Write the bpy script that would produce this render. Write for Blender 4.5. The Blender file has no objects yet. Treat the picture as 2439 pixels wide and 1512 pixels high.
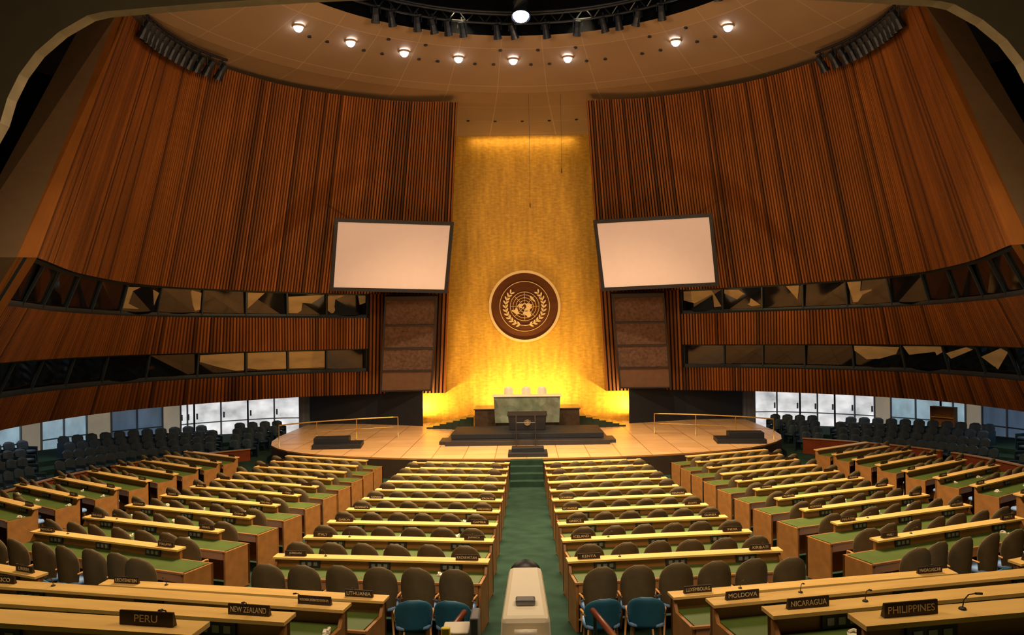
import bpy, math, random
from mathutils import Matrix, Vector
random.seed(7)
sc = bpy.context.scene
COL = sc.collection
try:
    sc.view_settings.view_transform = 'Standard'
except Exception: pass
CZ = 5.45   # eye height of the photographer above the front floor

# ------------------------------------------------------------------ materials
def lk(nt,a,b): nt.links.new(a,b)
def M(name,col,rough=.6,metal=0.,var=.22,scale=(3,3,3),emit=0.,ecol=None,bump=0.,spec=.5,detail=4):
    m=bpy.data.materials.new(name); m.use_nodes=True
    nt=m.node_tree; b=nt.nodes['Principled BSDF']
    tc=nt.nodes.new('ShaderNodeTexCoord'); mp=nt.nodes.new('ShaderNodeMapping'); nz=nt.nodes.new('ShaderNodeTexNoise')
    mp.inputs['Scale'].default_value=scale; nz.inputs['Scale'].default_value=1.; nz.inputs['Detail'].default_value=detail
    lk(nt,tc.outputs['Object'],mp.inputs['Vector']); lk(nt,mp.outputs['Vector'],nz.inputs['Vector'])
    mx=nt.nodes.new('ShaderNodeMix'); mx.data_type='RGBA'
    mx.inputs[6].default_value=tuple(max(0,c*(1-var*1.6)) for c in col)+(1,)
    mx.inputs[7].default_value=tuple(min(1,c*(1+var*1.6)) for c in col)+(1,)
    lk(nt,nz.outputs['Fac'],mx.inputs[0]); lk(nt,mx.outputs[2],b.inputs['Base Color'])
    b.inputs['Roughness'].default_value=rough; b.inputs['Metallic'].default_value=metal
    b.inputs['Specular IOR Level'].default_value=spec
    if emit>0:
        if ecol is None: lk(nt,mx.outputs[2],b.inputs['Emission Color'])
        else: b.inputs['Emission Color'].default_value=tuple(ecol)+(1,)
        b.inputs['Emission Strength'].default_value=emit
    if bump>0:
        bp=nt.nodes.new('ShaderNodeBump'); bp.inputs['Strength'].default_value=bump; bp.inputs['Distance'].default_value=.02
        lk(nt,nz.outputs['Fac'],bp.inputs['Height']); lk(nt,bp.outputs['Normal'],b.inputs['Normal'])
    return m

def slat_mat(name,c1,c2,rough=.6):
    m=M(name,c1,rough,var=.28,scale=(1.0,1.0,.35),spec=.3)
    nt=m.node_tree; b=nt.nodes['Principled BSDF']
    mx=[n for n in nt.nodes if n.bl_idname=='ShaderNodeMix'][0]
    at=nt.nodes.new('ShaderNodeAttribute'); at.attribute_name='tone'
    m2=nt.nodes.new('ShaderNodeMix'); m2.data_type='RGBA'; m2.inputs[7].default_value=tuple(c2)+(1,)
    lk(nt,mx.outputs[2],m2.inputs[6]); lk(nt,at.outputs['Fac'],m2.inputs[0]); lk(nt,m2.outputs[2],b.inputs['Base Color'])
    return m

m_slat=slat_mat('slat_wood',(.31,.095,.014),(.07,.022,.006))
m_groove=M('slat_groove',(.01,.004,.002),.8)
m_plainwood=M('plain_oak',(.36,.12,.02),.5,scale=(2,2,.4))
m_plaster=M('brown_plaster',(.17,.1,.045),.85,var=.1)
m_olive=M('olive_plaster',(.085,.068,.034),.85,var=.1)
m_black=M('black_paint',(.006,.007,.01),.6)
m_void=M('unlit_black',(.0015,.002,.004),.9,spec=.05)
m_navywall=M('dark_blue_black_wall',(.009,.011,.015),.6)
m_carpet=M('green_carpet',(.015,.036,.023),.95,var=.4,scale=(2,2,2),bump=.3,spec=.1)
m_ledge=M('honey_oak',(.86,.5,.16),.33,var=.2,scale=(1.2,8,8))
m_deskwood=M('desk_oak',(.34,.15,.04),.42,var=.25,scale=(1.5,6,6))
m_green=M('green_leather',(.075,.115,.022),.45,var=.15)
m_chair=M('olive_brown_upholstery',(.105,.072,.028),.75,var=.2,scale=(9,9,9))
m_blueseat=M('pale_blue_cushion',(.2,.36,.68),.6,var=.1)
m_teal=M('teal_upholstery',(.012,.1,.18),.6,var=.2,scale=(6,6,6))
m_navy=M('navy_seat_fabric',(.009,.026,.042),.5,var=.3,scale=(5,5,5))
m_leg=M('chair_leg_wood',(.45,.22,.07),.4)
m_redwood=M('mahogany_panel',(.17,.035,.012),.35,var=.3,scale=(1.5,1.5,5))
m_stageface=M('stage_face_dark',(.03,.018,.01),.5)
m_platebrown=M('nameplate_brown',(.035,.018,.01),.5)
m_letter=M('nameplate_letters',(.75,.62,.38),.5,var=.03)
m_white=M('off_white_plastic',(.78,.70,.55),.4,var=.05)
m_screen=M('projection_screen',(.80,.59,.46),.8,var=.02,emit=.22)
m_frame=M('dark_metal_frame',(.02,.018,.02),.45)
m_bluemull=M('blue_grey_mullion',(.022,.034,.045),.5)
m_speaker=M('speaker_cloth',(.12,.065,.04),.9,var=.75,scale=(7,7,7),detail=8)
m_speakerplain=M('speaker_cloth_plain',(.17,.09,.05),.9,var=.15)
m_brass=M('brass',(.75,.5,.14),.3,metal=.8,var=.1)
m_steel=M('grey_steel',(.25,.25,.26),.4,metal=.6,var=.1)
m_beige=M('beige_housing',(.86,.76,.58),.38,var=.04)
m_yellow=M('yellow_tag',(.8,.6,.05),.5)
m_lampblue=M('black_blue_lamp_body',(.005,.009,.018),.4)
m_lamp=M('downlight_glow',(1,1,1),.5,var=0,emit=14,ecol=(.82,.85,1))
m_biglamp=M('spotlight_glow',(1,1,1),.5,var=0,emit=60,ecol=(.95,.95,1))
m_embwood=M('emblem_walnut',(.10,.03,.006),.75,scale=(1,1,6),spec=.2)
m_embgold=M('emblem_gilt',(.72,.5,.22),.4,metal=.2,var=.08)
m_stairgreen=M('dark_green_marble_step',(.008,.022,.012),.3)
m_darkmarble=M('dark_brown_marble',(.045,.028,.016),.25,var=.4,scale=(5,5,5),detail=8)
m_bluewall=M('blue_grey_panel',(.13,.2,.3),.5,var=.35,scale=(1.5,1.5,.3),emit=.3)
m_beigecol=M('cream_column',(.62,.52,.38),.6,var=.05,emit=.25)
m_daylight=M('daylit_glass',(.62,.78,.86),.2,var=.6,scale=(1.1,1.1,1.6),emit=1.25,detail=6)
m_lightblue=M('pale_blue_glass',(.33,.48,.62),.2,var=.5,scale=(1.2,1.2,.9),emit=.6)
m_reflect=M('beige_reflection',(.33,.19,.06),.7,var=.35,scale=(.8,.8,2),emit=.18,spec=.2)  # booth window reflections, put into a beige colour with faint glow

def glass_mat():
    m=M('booth_glass',(.006,.007,.009),.06,var=.1,spec=.8)
    m.node_tree.nodes['Principled BSDF'].inputs['IOR'].default_value=1.5
    return m
m_glass=glass_mat()

def marble():
    m=M('green_marble',(.17,.2,.14),.25,var=.5,scale=(1.8,1.8,1.8),detail=9)
    nt=m.node_tree; b=nt.nodes['Principled BSDF']
    tc=[n for n in nt.nodes if n.bl_idname=='ShaderNodeTexCoord'][0]
    v=nt.nodes.new('ShaderNodeTexVoronoi'); v.inputs['Scale'].default_value=2.6
    lk(nt,tc.outputs['Object'],v.inputs['Vector'])
    mx=[n for n in nt.nodes if n.bl_idname=='ShaderNodeMix'][0]
    m2=nt.nodes.new('ShaderNodeMix'); m2.data_type='RGBA'; m2.blend_type='MULTIPLY'; m2.inputs[0].default_value=.6
    hs=nt.nodes.new('ShaderNodeHueSaturation'); hs.inputs['Saturation'].default_value=.15; hs.inputs['Value'].default_value=1.3
    lk(nt,v.outputs['Color'],hs.inputs['Color'])
    lk(nt,mx.outputs[2],m2.inputs[6]); lk(nt,hs.outputs['Color'],m2.inputs[7]); lk(nt,m2.outputs[2],b.inputs['Base Color'])
    return m
m_marble=marble()

def gold():
    m=M('gold_leaf',(.76,.37,.035),.5,metal=.4,var=.33,scale=(4.,4.,10),detail=5,bump=.06)
    nt=m.node_tree; b=nt.nodes['Principled BSDF']
    tc=[n for n in nt.nodes if n.bl_idname=='ShaderNodeTexCoord'][0]
    mx=[n for n in nt.nodes if n.bl_idname=='ShaderNodeMix'][0]
    br=nt.nodes.new('ShaderNodeTexNoise'); br.inputs['Scale'].default_value=1.; br.inputs['Detail'].default_value=6; br.inputs['Roughness'].default_value=.6
    mp=nt.nodes.new('ShaderNodeMapping'); mp.inputs['Scale'].default_value=(3.5,1,.45); lk(nt,tc.outputs['Object'],mp.inputs['Vector']); lk(nt,mp.outputs['Vector'],br.inputs['Vector'])
    cr=nt.nodes.new('ShaderNodeValToRGB'); cr.color_ramp.elements[0].position=.3; cr.color_ramp.elements[0].color=(.62,.6,.55,1); cr.color_ramp.elements[1].position=.65; cr.color_ramp.elements[1].color=(1,1,1,1)
    lk(nt,br.outputs['Fac'],cr.inputs[0])
    m2=nt.nodes.new('ShaderNodeMix'); m2.data_type='RGBA'; m2.blend_type='MULTIPLY'; m2.inputs[0].default_value=.8
    lk(nt,mx.outputs[2],m2.inputs[6]); lk(nt,cr.outputs[0],m2.inputs[7]); lk(nt,m2.outputs[2],b.inputs['Base Color'])
    return m
m_gold=gold()

def stagefloor():
    m=M('stage_parquet',(.78,.46,.2),.35,var=.12,scale=(1,1,1))
    nt=m.node_tree; b=nt.nodes['Principled BSDF']
    tc=[n for n in nt.nodes if n.bl_idname=='ShaderNodeTexCoord'][0]
    mx=[n for n in nt.nodes if n.bl_idname=='ShaderNodeMix'][0]
    br=nt.nodes.new('ShaderNodeTexBrick'); br.inputs['Scale'].default_value=1.; br.offset=0
    br.inputs['Brick Width'].default_value=1.2; br.inputs['Row Height'].default_value=1.2; br.inputs['Mortar Size'].default_value=.02
    br.inputs['Color1'].default_value=(1,1,1,1); br.inputs['Color2'].default_value=(.86,.84,.8,1); br.inputs['Mortar'].default_value=(.5,.4,.3,1)
    lk(nt,tc.outputs['Object'],br.inputs['Vector'])
    m2=nt.nodes.new('ShaderNodeMix'); m2.data_type='RGBA'; m2.blend_type='MULTIPLY'; m2.inputs[0].default_value=1
    lk(nt,mx.outputs[2],m2.inputs[6]); lk(nt,br.outputs['Color'],m2.inputs[7]); lk(nt,m2.outputs[2],b.inputs['Base Color'])
    return m
m_stage=stagefloor()

def ceilmat():
    m=M('ceiling_plaster',(.31,.205,.115),.8,var=.12,scale=(.4,.4,.4))
    nt=m.node_tree; b=nt.nodes['Principled BSDF']; N=nt.nodes.new
    mx=[n for n in nt.nodes if n.bl_idname=='ShaderNodeMix'][0]
    g=N('ShaderNodeNewGeometry'); s=N('ShaderNodeVectorMath'); s.operation='SUBTRACT'; s.inputs[1].default_value=(0,24,0)
    lk(nt,g.outputs['Position'],s.inputs[0]); x=N('ShaderNodeSeparateXYZ'); lk(nt,s.outputs[0],x.inputs[0])
    def ma(op,a,bv=None):
        n=N('ShaderNodeMath'); n.operation=op
        for i,q in enumerate((a,bv)):
            if q is None: continue
            if isinstance(q,(int,float)): n.inputs[i].default_value=q
            else: lk(nt,q,n.inputs[i])
        return n.outputs[0]
    at=ma('ARCTAN2',x.outputs[0],x.outputs[1]); fr=ma('FRACT',ma('ADD',ma('MULTIPLY',at,36/(2*math.pi)),100.5)); l1=ma('LESS_THAN',fr,.014)
    r=ma('SQRT',ma('ADD',ma('MULTIPLY',x.outputs[0],x.outputs[0]),ma('MULTIPLY',x.outputs[1],x.outputs[1])))
    l2=ma('LESS_THAN',ma('FRACT',ma('MULTIPLY',ma('ADD',r,.4),.4)),.014)
    k=ma('MULTIPLY',ma('MAXIMUM',l1,l2),.45)
    m2=N('ShaderNodeMix'); m2.data_type='RGBA'; m2.inputs[7].default_value=(.6,.45,.3,1)
    lk(nt,k,m2.inputs[0]); lk(nt,mx.outputs[2],m2.inputs[6]); lk(nt,m2.outputs[2],b.inputs['Base Color'])
    return m
m_ceil=ceilmat()

# ------------------------------------------------------------------ mesh builder
class MB:
    def __init__(s): s.v=[];s.f=[];s.m=[];s.t=[]
    def quad(s,a,b,c,d,mat=0,tone=0.):
        i=len(s.v); s.v+= [tuple(a),tuple(b),tuple(c),tuple(d)]; s.f.append((i,i+1,i+2,i+3)); s.m.append(mat); s.t.append(tone)
    def poly(s,pts,mat=0):
        i=len(s.v); s.v+=[tuple(p) for p in pts]; s.f.append(tuple(range(i,i+len(pts)))); s.m.append(mat); s.t.append(0)
    def face(s,idx,mat=0): s.f.append(tuple(idx)); s.m.append(mat); s.t.append(0)
    def hexa(s,p,mat=0):
        i=len(s.v); s.v+=[tuple(q) for q in p]
        for q in ((0,3,2,1),(4,5,6,7),(0,1,5,4),(1,2,6,5),(2,3,7,6),(3,0,4,7)):
            s.face([i+k for k in q],mat)
    def box(s,x0,x1,y0,y1,z0,z1,mat=0):
        s.hexa([(x0,y0,z0),(x1,y0,z0),(x1,y1,z0),(x0,y1,z0),(x0,y0,z1),(x1,y0,z1),(x1,y1,z1),(x0,y1,z1)],mat)
    def prism(s,pts,off,mat=0):
        n=len(pts); i=len(s.v); o=Vector(off)
        s.v+=[tuple(p) for p in pts]+[tuple(Vector(p)+o) for p in pts]
        s.face(range(i+n-1,i-1,-1),mat); s.face(range(i+n,i+2*n),mat)
        for k in range(n):
            a=(k+1)%n; s.face((i+k,i+a,i+n+a,i+n+k),mat)
    def tube(s,path,r,n=8,mat=0,r2=None,cap=True):
        P=[Vector(p) for p in path]; i0=len(s.v)
        for k,p in enumerate(P):
            t=(P[min(k+1,len(P)-1)]-P[max(k-1,0)]).normalized()
            u=t.cross(Vector((0,0,1)));
            if u.length<.05: u=t.cross(Vector((1,0,0)))
            u.normalize(); w=t.cross(u).normalized()
            rr=r if r2 is None else r+(r2-r)*k/(len(P)-1)
            for a in range(n):
                th=2*math.pi*a/n; s.v.append(tuple(p+u*math.cos(th)*rr+w*math.sin(th)*rr))
        for k in range(len(P)-1):
            for a in range(n):
                b=(a+1)%n; s.face((i0+k*n+a,i0+k*n+b,i0+(k+1)*n+b,i0+(k+1)*n+a),mat)
        if cap:
            s.face(range(i0,i0+n),mat); s.face(range(i0+len(P)*n-1,i0+(len(P)-1)*n-1,-1),mat)
    def add(s,o,mtx,matoff=0):
        i=len(s.v); s.v+=[tuple(mtx@Vector(p)) for p in o.v]
        for f,m,t in zip(o.f,o.m,o.t): s.f.append(tuple(i+k for k in f)); s.m.append(m+matoff); s.t.append(t)
    def mesh(s,name,mats,smooth=False,tone=False):
        me=bpy.data.meshes.new(name); me.from_pydata(s.v,[],s.f)
        for m in mats: me.materials.append(m)
        me.polygons.foreach_set('material_index',s.m)
        if smooth: me.polygons.foreach_set('use_smooth',[True]*len(s.f))
        if tone:
            at=me.attributes.new('tone','FLOAT','FACE'); at.data.foreach_set('value',s.t)
        me.validate(); me.update(); return me
    def obj(s,name,mats,parent=None,smooth=False,tone=False,loc=None,fix=False,bevel=0):
        me=s.mesh(name,mats,smooth,tone)
        if fix:
            import bmesh
            bm=bmesh.new(); bm.from_mesh(me); bmesh.ops.recalc_face_normals(bm,faces=bm.faces); bm.to_mesh(me); bm.free()
        o=bpy.data.objects.new(name,me); COL.objects.link(o)
        if parent: o.parent=parent
        if loc: o.location=loc
        if bevel:
            b=o.modifiers.new('bevel','BEVEL'); b.width=bevel; b.segments=2; b.limit_method='ANGLE'
        return o
def tag(o,label,cat,group=None):
    o['label']=label; o['category']=cat
    if group: o['group']=group
    return o
def struct(o): o['kind']='structure'; return o
def empty(name,loc=(0,0,0),rz=0):
    o=bpy.data.objects.new(name,None); o.empty_display_size=.1; COL.objects.link(o); o.location=loc; o.rotation_euler=(0,0,rz); return o
def dup(root,kids,loc,rz):
    r=root.copy(); COL.objects.link(r); r.location=loc; r.rotation_euler=(0,0,rz)
    for k in kids:
        c=k.copy(); COL.objects.link(c); c.parent=r
    return r
def recentre(o):
    me=o.data; c=Vector((0,0,0))
    for v in me.vertices: c+=v.co
    c/=len(me.vertices); zmin=min(v.co.z for v in me.vertices); c.z=zmin
    for v in me.vertices: v.co-=c
    o.location=Vector(o.location)+c
    return o

# ------------------------------------------------------------------ plan curves
class Curve:
    def __init__(s,pts,n=40):
        P=[Vector(p) for p in pts]; P=[2*P[0]-P[1]]+P+[2*P[-1]-P[-2]]; s.p=[]
        for i in range(1,len(P)-2):
            for k in range(n):
                t=k/n; a,b,c,d=P[i-1],P[i],P[i+1],P[i+2]
                s.p.append(.5*((2*b)+(-a+c)*t+(2*a-5*b+4*c-d)*t*t+(-a+3*b-3*c+d)*t**3))
        s.p.append(P[-2]); s.n=n; s.L=[0]
        for a,b in zip(s.p,s.p[1:]): s.L.append(s.L[-1]+(b-a).length)
        s.len=s.L[-1]
    def idx(s,u):  # raw parameter 0..1
        q=max(0,min(1,u))*(len(s.p)-1); i=min(int(q),len(s.p)-2); return s.p[i].lerp(s.p[i+1],q-i)
    def raw_at_len(s,t):
        import bisect
        d=max(0,min(1,t))*s.len; i=min(max(bisect.bisect(s.L,d)-1,0),len(s.p)-2)
        seg=s.L[i+1]-s.L[i]; return (i+(d-s.L[i])/max(seg,1e-9))/(len(s.p)-1)
    def P(s,t): return s.idx(s.raw_at_len(t))
    def N(s,t):
        a=s.P(t-.004); b=s.P(t+.004); d=(b-a).normalized(); n=Vector((d.y,-d.x)); 
        c=s.P(t)
        if n.dot(Vector((0,27))-c)<0: n=-n
        return n
ZT,ZU,ZUB,ZLT,ZLB,ZB=15.75,7.58,6.37,4.81,3.62,2.43
cT=Curve([(-2.85,36.8),(-5.9,36.4),(-9.6,34.2),(-11.9,30.8),(-12.5,28.4),(-12.5,26.2)])
cU=Curve([(-3.8,42),(-7.9,42),(-12.1,38),(-14.8,33.2),(-14.5,27.4),(-12.6,21.3)])
cB=Curve([(-4.2,43.5),(-8.3,43.4),(-13,40.7),(-17,35.5),(-18,29.5),(-17,23)])
def wallp(t,z,off=0.):
    r=cU.raw_at_len(t); T,U,B=cT.idx(r),cU.idx(r),cB.idx(r)
    if z>=ZU: q=(z-ZU)/(ZT-ZU); p=U.lerp(T,q)
    else: q=(ZU-z)/(ZU-ZB); p=U.lerp(B,q)
    p=p+cU.N(t)*off
    return Vector((p.x,p.y,z))
def mir(p,sg): return (p[0]*(-sg),p[1],p[2])   # sg=-1 -> left (as given), +1 -> right

TW=None
for k in range(1000):
    if wallp(k/1000,ZU).x<-7.9: TW=k/1000; break

def slats(name,sg,t0,t1,z0,z1,n,rec=.1,foot=0):
    mb=MB()
    dt=(t1-t0)/n
    for k in range(n):
        a=t0+k*dt; b=a+dt*.56; c=a+dt
        tone=random.random()*.5+.35*max(0,math.sin(k*.37)*math.sin(k*.113)+.35)*random.random()
        if random.random()<.06: tone=.95
        A0,A1=wallp(a,z0,rec),wallp(a,z1,rec); B0,B1=wallp(b,z0,rec),wallp(b,z1,rec)
        a0,a1=wallp(a,z0),wallp(a,z1); b0,b1=wallp(b,z0),wallp(b,z1); c0,c1=wallp(c,z0),wallp(c,z1)
        for q,m in (((A0,B0,B1,A1),0),((a0,A0,A1,a1),0),((B0,b0,b1,B1),0),((b0,c0,c1,b1),1),((a0,b0,B0,A0),0),((A1,B1,b1,a1),0)):
            q=[mir(p,sg) for p in q]
            if sg>0: q=q[::-1]
            mb.quad(*q,mat=m,tone=tone)
    return struct(mb.obj(name,[m_slat,m_groove],tone=True))
def strip(mb,sg,t0,t1,za,oa,zb,ob,n=40,mat=0):
    for k in range(n):
        a=t0+(t1-t0)*k/n; b=t0+(t1-t0)*(k+1)/n
        q=[mir(p,sg) for p in (wallp(a,za,oa),wallp(b,za,oa),wallp(b,zb,ob),wallp(a,zb,ob))]
        mb.quad(*q,mat=mat)
wn=0
BL={(-1,0):{0:[(0,1),(.3,1),(1,.95),(1,.15),(.9,0),(.45,.25),(0,.6)],1:[(0,1),(1,.85),(1,.0),(.75,0),(.3,.6)],2:[(.55,1),(1,1),(1,.2)],4:[(0,.9),(.25,1),(.35,.5),(.6,.45),(.2,0),(0,.1)],5:[(0,.8),(.3,1),(1,.95),(1,.05),(.1,.05)]},  # outlines of the reflections painted on the booth panes
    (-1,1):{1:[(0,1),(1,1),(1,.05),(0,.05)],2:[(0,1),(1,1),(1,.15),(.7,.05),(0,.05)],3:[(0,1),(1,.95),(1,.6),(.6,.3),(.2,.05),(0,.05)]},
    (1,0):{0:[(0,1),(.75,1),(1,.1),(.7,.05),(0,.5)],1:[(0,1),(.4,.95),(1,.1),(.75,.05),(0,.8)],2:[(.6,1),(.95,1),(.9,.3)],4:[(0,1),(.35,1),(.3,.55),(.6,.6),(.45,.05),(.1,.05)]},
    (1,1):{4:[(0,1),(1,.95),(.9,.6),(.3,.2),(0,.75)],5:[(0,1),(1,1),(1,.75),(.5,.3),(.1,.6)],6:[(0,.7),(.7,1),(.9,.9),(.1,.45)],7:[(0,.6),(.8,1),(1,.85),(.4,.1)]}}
for sg,side in ((-1,'left'),(1,'right')):
    slats('wall_%s'%side,sg,0,1,ZU,ZT,180)
    slats('wall_%s_inner'%side,sg,0,TW,ZB,ZU,int(190*TW*.8),rec=.14)
    slats('wall_%s_middle'%side,sg,TW,1,ZLT,ZUB,int(180*(1-TW)))
    slats('wall_%s_lower'%side,sg,TW,1,ZB,ZLB,int(180*(1-TW)),rec=.12)
    # window recess and trims
    mb=MB()
    for zt,zb in ((ZU,ZUB),(ZLT,ZLB)):
        strip(mb,sg,TW,1,zt,.09,zt,-.35); strip(mb,sg,TW,1,zb,.09,zb,-.35)
    strip(mb,sg,0,1,ZB,.14,ZB,-3.2)           # soffit over galleries
    a=[mir(p,sg) for p in (wallp(TW,ZB,.14),wallp(TW,ZU,.14),wallp(TW,ZU,-.35),wallp(TW,ZB,-.35))]; mb.quad(*a)
    struct(mb.obj('trim_%d'%(1 if sg<0 else 2),[m_bluemull]))
    # returns at the gap edge
    mb=MB()
    for za,zb in ((ZB,ZU),(ZU,ZT)):
        q=[mir(p,sg) for p in (wallp(0,za,.12),wallp(0,zb,.12),wallp(0,zb,.12)+Vector((-.25,.7,0)),wallp(0,za,.12)+Vector((-.25,.3,0)))]
        mb.quad(*q)
    struct(mb.obj('trim_%d'%(3 if sg<0 else 4),[m_plainwood]))
    for bi,(zt,zb,n) in enumerate(((ZU,ZUB,11),(ZLT,ZLB,11))):
        mm=MB(); h=zt-zb
        for k in range(n):
            a=TW+(1-TW)*k/n; b=TW+(1-TW)*(k+1)/n
            mb=MB(); ti=random.choice((-.25,-.22,-.28))
            q=[mir(p,sg) for p in (wallp(a,zb,-.2),wallp(b,zb,-.2),wallp(b,zt,ti),wallp(a,zt,ti))]
            mb.quad(*q); wn+=1; wo=struct(recentre(mb.obj('window_%d'%wn,[m_glass])))
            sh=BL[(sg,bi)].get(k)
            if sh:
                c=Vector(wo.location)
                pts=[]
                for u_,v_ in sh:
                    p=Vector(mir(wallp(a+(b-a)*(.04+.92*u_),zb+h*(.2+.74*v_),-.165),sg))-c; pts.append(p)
                m_=MB(); m_.poly(pts); m_.obj('painted_reflection',[m_reflect],parent=wo)  # pane reflection drawn as a flat beige shape
            for t in ((a,) if k<n-1 else (a,b)):
                e=.0013
                p=[mir(x,sg) for x in (wallp(t-e,zb,-.2),wallp(t+e,zb,-.2),wallp(t+e,zb,-.12),wallp(t-e,zb,-.12),wallp(t-e,zt,-.2),wallp(t+e,zt,-.2),wallp(t+e,zt,-.12),wallp(t-e,zt,-.12))]
                mm.hexa(p)
        strip(mm,sg,TW,1,zb+.18,-.155,zb,-.1)
        strip(mm,sg,TW,1,zt-.06,-.12,zt,-.05)
        struct(mm.obj('trim_%d'%(wn+10),[m_bluemull]))
    # plain end strips (wood, then plaster)
    mb=MB()
    e=[(wallp(1,ZT,.1),(-12.75,26.25,ZT),(-13.9,26.5,ZT)),(wallp(1,ZU,.1),(-12.95,21.2,ZU),(-14.3,20.9,ZU)),(wallp(1,ZB,.1),(-17.4,22.9,ZB),(-19.3,22.6,ZB))]
    for a,b in zip(e,e[1:]):
        mb.quad(mir(a[0],sg),mir(a[1],sg),mir(b[1],sg),mir(b[0],sg),0)
        mb.quad(mir(a[1],sg),mir(a[2],sg),mir(b[2],sg),mir(b[1],sg),1)
    struct(mb.obj('wall_%s_end'%side,[m_plainwood,m_plaster]))
print('windows',wn)

# gold wall
mb=MB(); mb.box(-5.5,5.5,44,44.3,.7,15.98); g=struct(mb.obj('wall_gold',[m_gold]))
# black walls flanking the gold wall
for sg,nm in ((-1,'left'),(1,'right')):
    mb=MB()
    pts=[(-5.3,42.6),(-8.5,44.0),(-11.6,44.6)]
    for a,b in zip(pts,pts[1:]):
        mb.hexa([mir(q,sg) for q in ((a[0],a[1],.7),(b[0],b[1],.7),(b[0],b[1]+.15,.7),(a[0],a[1]+.15,.7),(a[0],a[1],3.3),(b[0],b[1],3.3),(b[0],b[1]+.15,3.3),(a[0],a[1]+.15,3.3))])
    struct(mb.obj('wall_%s_stage'%nm,[m_navywall],fix=True))
# outer shell
mb=MB()
for x0,x1,y0,y1,z0,z1 in ((-26,-25.7,-6,50,-1,22),(25.7,26,-6,50,-1,22),(-26,26,50,50.3,-1,22),(-26,26,-6.3,-6,-1,22)):
    mb.box(x0,x1,y0,y1,z0,z1)
struct(mb.obj('wall_outer',[m_void]))
mb=MB(); mb.box(-26,26,-6,50,22,22.3); struct(mb.obj('ceiling_void',[m_void]))

# ceiling dome
mb=MB(); prof=[(9.0,17.3),(9.6,17.0),(10.4,16.75),(11.5,16.4),(12.6,16.08),(14,15.98),(17,15.97),(20.8,15.97)]
n=96
for (r0,z0),(r1,z1) in zip(prof,prof[1:]):
    for k in range(n):
        a,b=2*math.pi*k/n,2*math.pi*(k+1)/n
        if r1>14.5 and math.sin((a+b)/2)<.2: continue
        p=lambda r,z,t:(r*math.cos(t),24+r*math.sin(t),z)
        if p(r1,0,(a+b)/2)[1]<16.4: continue
        mb.quad(p(r0,z0,a),p(r1,z1,a),p(r1,z1,b),p(r0,z0,b))
struct(mb.obj('ceiling',[m_ceil],smooth=True))
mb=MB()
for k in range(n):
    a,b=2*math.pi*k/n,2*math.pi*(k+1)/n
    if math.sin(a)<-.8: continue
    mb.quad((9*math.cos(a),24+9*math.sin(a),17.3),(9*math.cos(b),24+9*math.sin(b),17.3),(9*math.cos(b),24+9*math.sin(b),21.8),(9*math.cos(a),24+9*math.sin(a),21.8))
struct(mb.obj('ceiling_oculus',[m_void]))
# lighting ring trusses in the oculus
for R,z in ((8.5,17.6),(7.2,18.4)):
    mb=MB(); A0,A1=math.radians(-25),math.radians(205); K=48
    ang=[A0+(A1-A0)*k/K for k in range(K+1)]
    for rr,zz in ((R,z),(R,z+.45),(R-.4,z+.2)):
        mb.tube([(rr*math.cos(a),24+rr*math.sin(a),zz) for a in ang],.05,6)
    for a,b in zip(ang,ang[1:]):
        m_=(a+b)/2
        mb.tube([(R*math.cos(a),24+R*math.sin(a),z),(R*math.cos(m_),24+R*math.sin(m_),z+.45)],.025,5)
        mb.tube([(R*math.cos(b),24+R*math.sin(b),z),(R*math.cos(m_),24+R*math.sin(m_),z+.45)],.025,5)
    for k in range(7):
        a=A0+(A1-A0)*(k+.5)/7; mb.tube([(R*math.cos(a),24+R*math.sin(a),z+.4),(R*math.cos(a),24+R*math.sin(a),21.95)],.03,5)
    tag(mb.obj('lighting_truss',[m_lampblue]),'dark blue-black curved lighting truss inside the ceiling opening','lighting truss')
# round ceiling downlights
def ceilz(r):
    for (r0,z0),(r1,z1) in zip(prof,prof[1:]):
        if r<=r1: return z0+(z1-z0)*(r-r0)/(r1-r0)
    return prof[-1][1]
def lathe(mb,prof_,n=20,mat=0,axis=None):
    i0=len(mb.v)
    for r,z in prof_:
        for k in range(n): a=2*math.pi*k/n; mb.v.append((r*math.cos(a),r*math.sin(a),z))
    for j in range(len(prof_)-1):
        for k in range(n):
            b=(k+1)%n; mb.face((i0+j*n+k,i0+j*n+b,i0+(j+1)*n+b,i0+(j+1)*n+k),mat)
    return i0
mb=MB(); lathe(mb,[(.22,.03),(.23,-.03),(.17,-.05),(.17,-.02)],mat=0); dl_trim=mb.mesh('trim_ring',[m_ceil],smooth=True)
mb=MB(); lathe(mb,[(.17,-.03),(.15,-.12),(.09,-.19),(.01,-.21)],mat=0); dl_bulb=mb.mesh('bulb',[m_lamp],smooth=True)
for k in list(range(-4,5)):
    if k==2: continue
    a=math.radians(90-(-1.9+12.6*k)) ; r=10.25
    e=empty('ceiling_downlight',(r*math.cos(a),24+r*math.sin(a),ceilz(r)-.02))
    for nm,me in (('trim_ring',dl_trim),('bulb',dl_bulb)):
        o=bpy.data.objects.new(nm,me); COL.objects.link(o); o.parent=e
    tag(e,'round glowing white downlight recessed in the domed ceiling','ceiling light','downlights around the dome')
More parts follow.
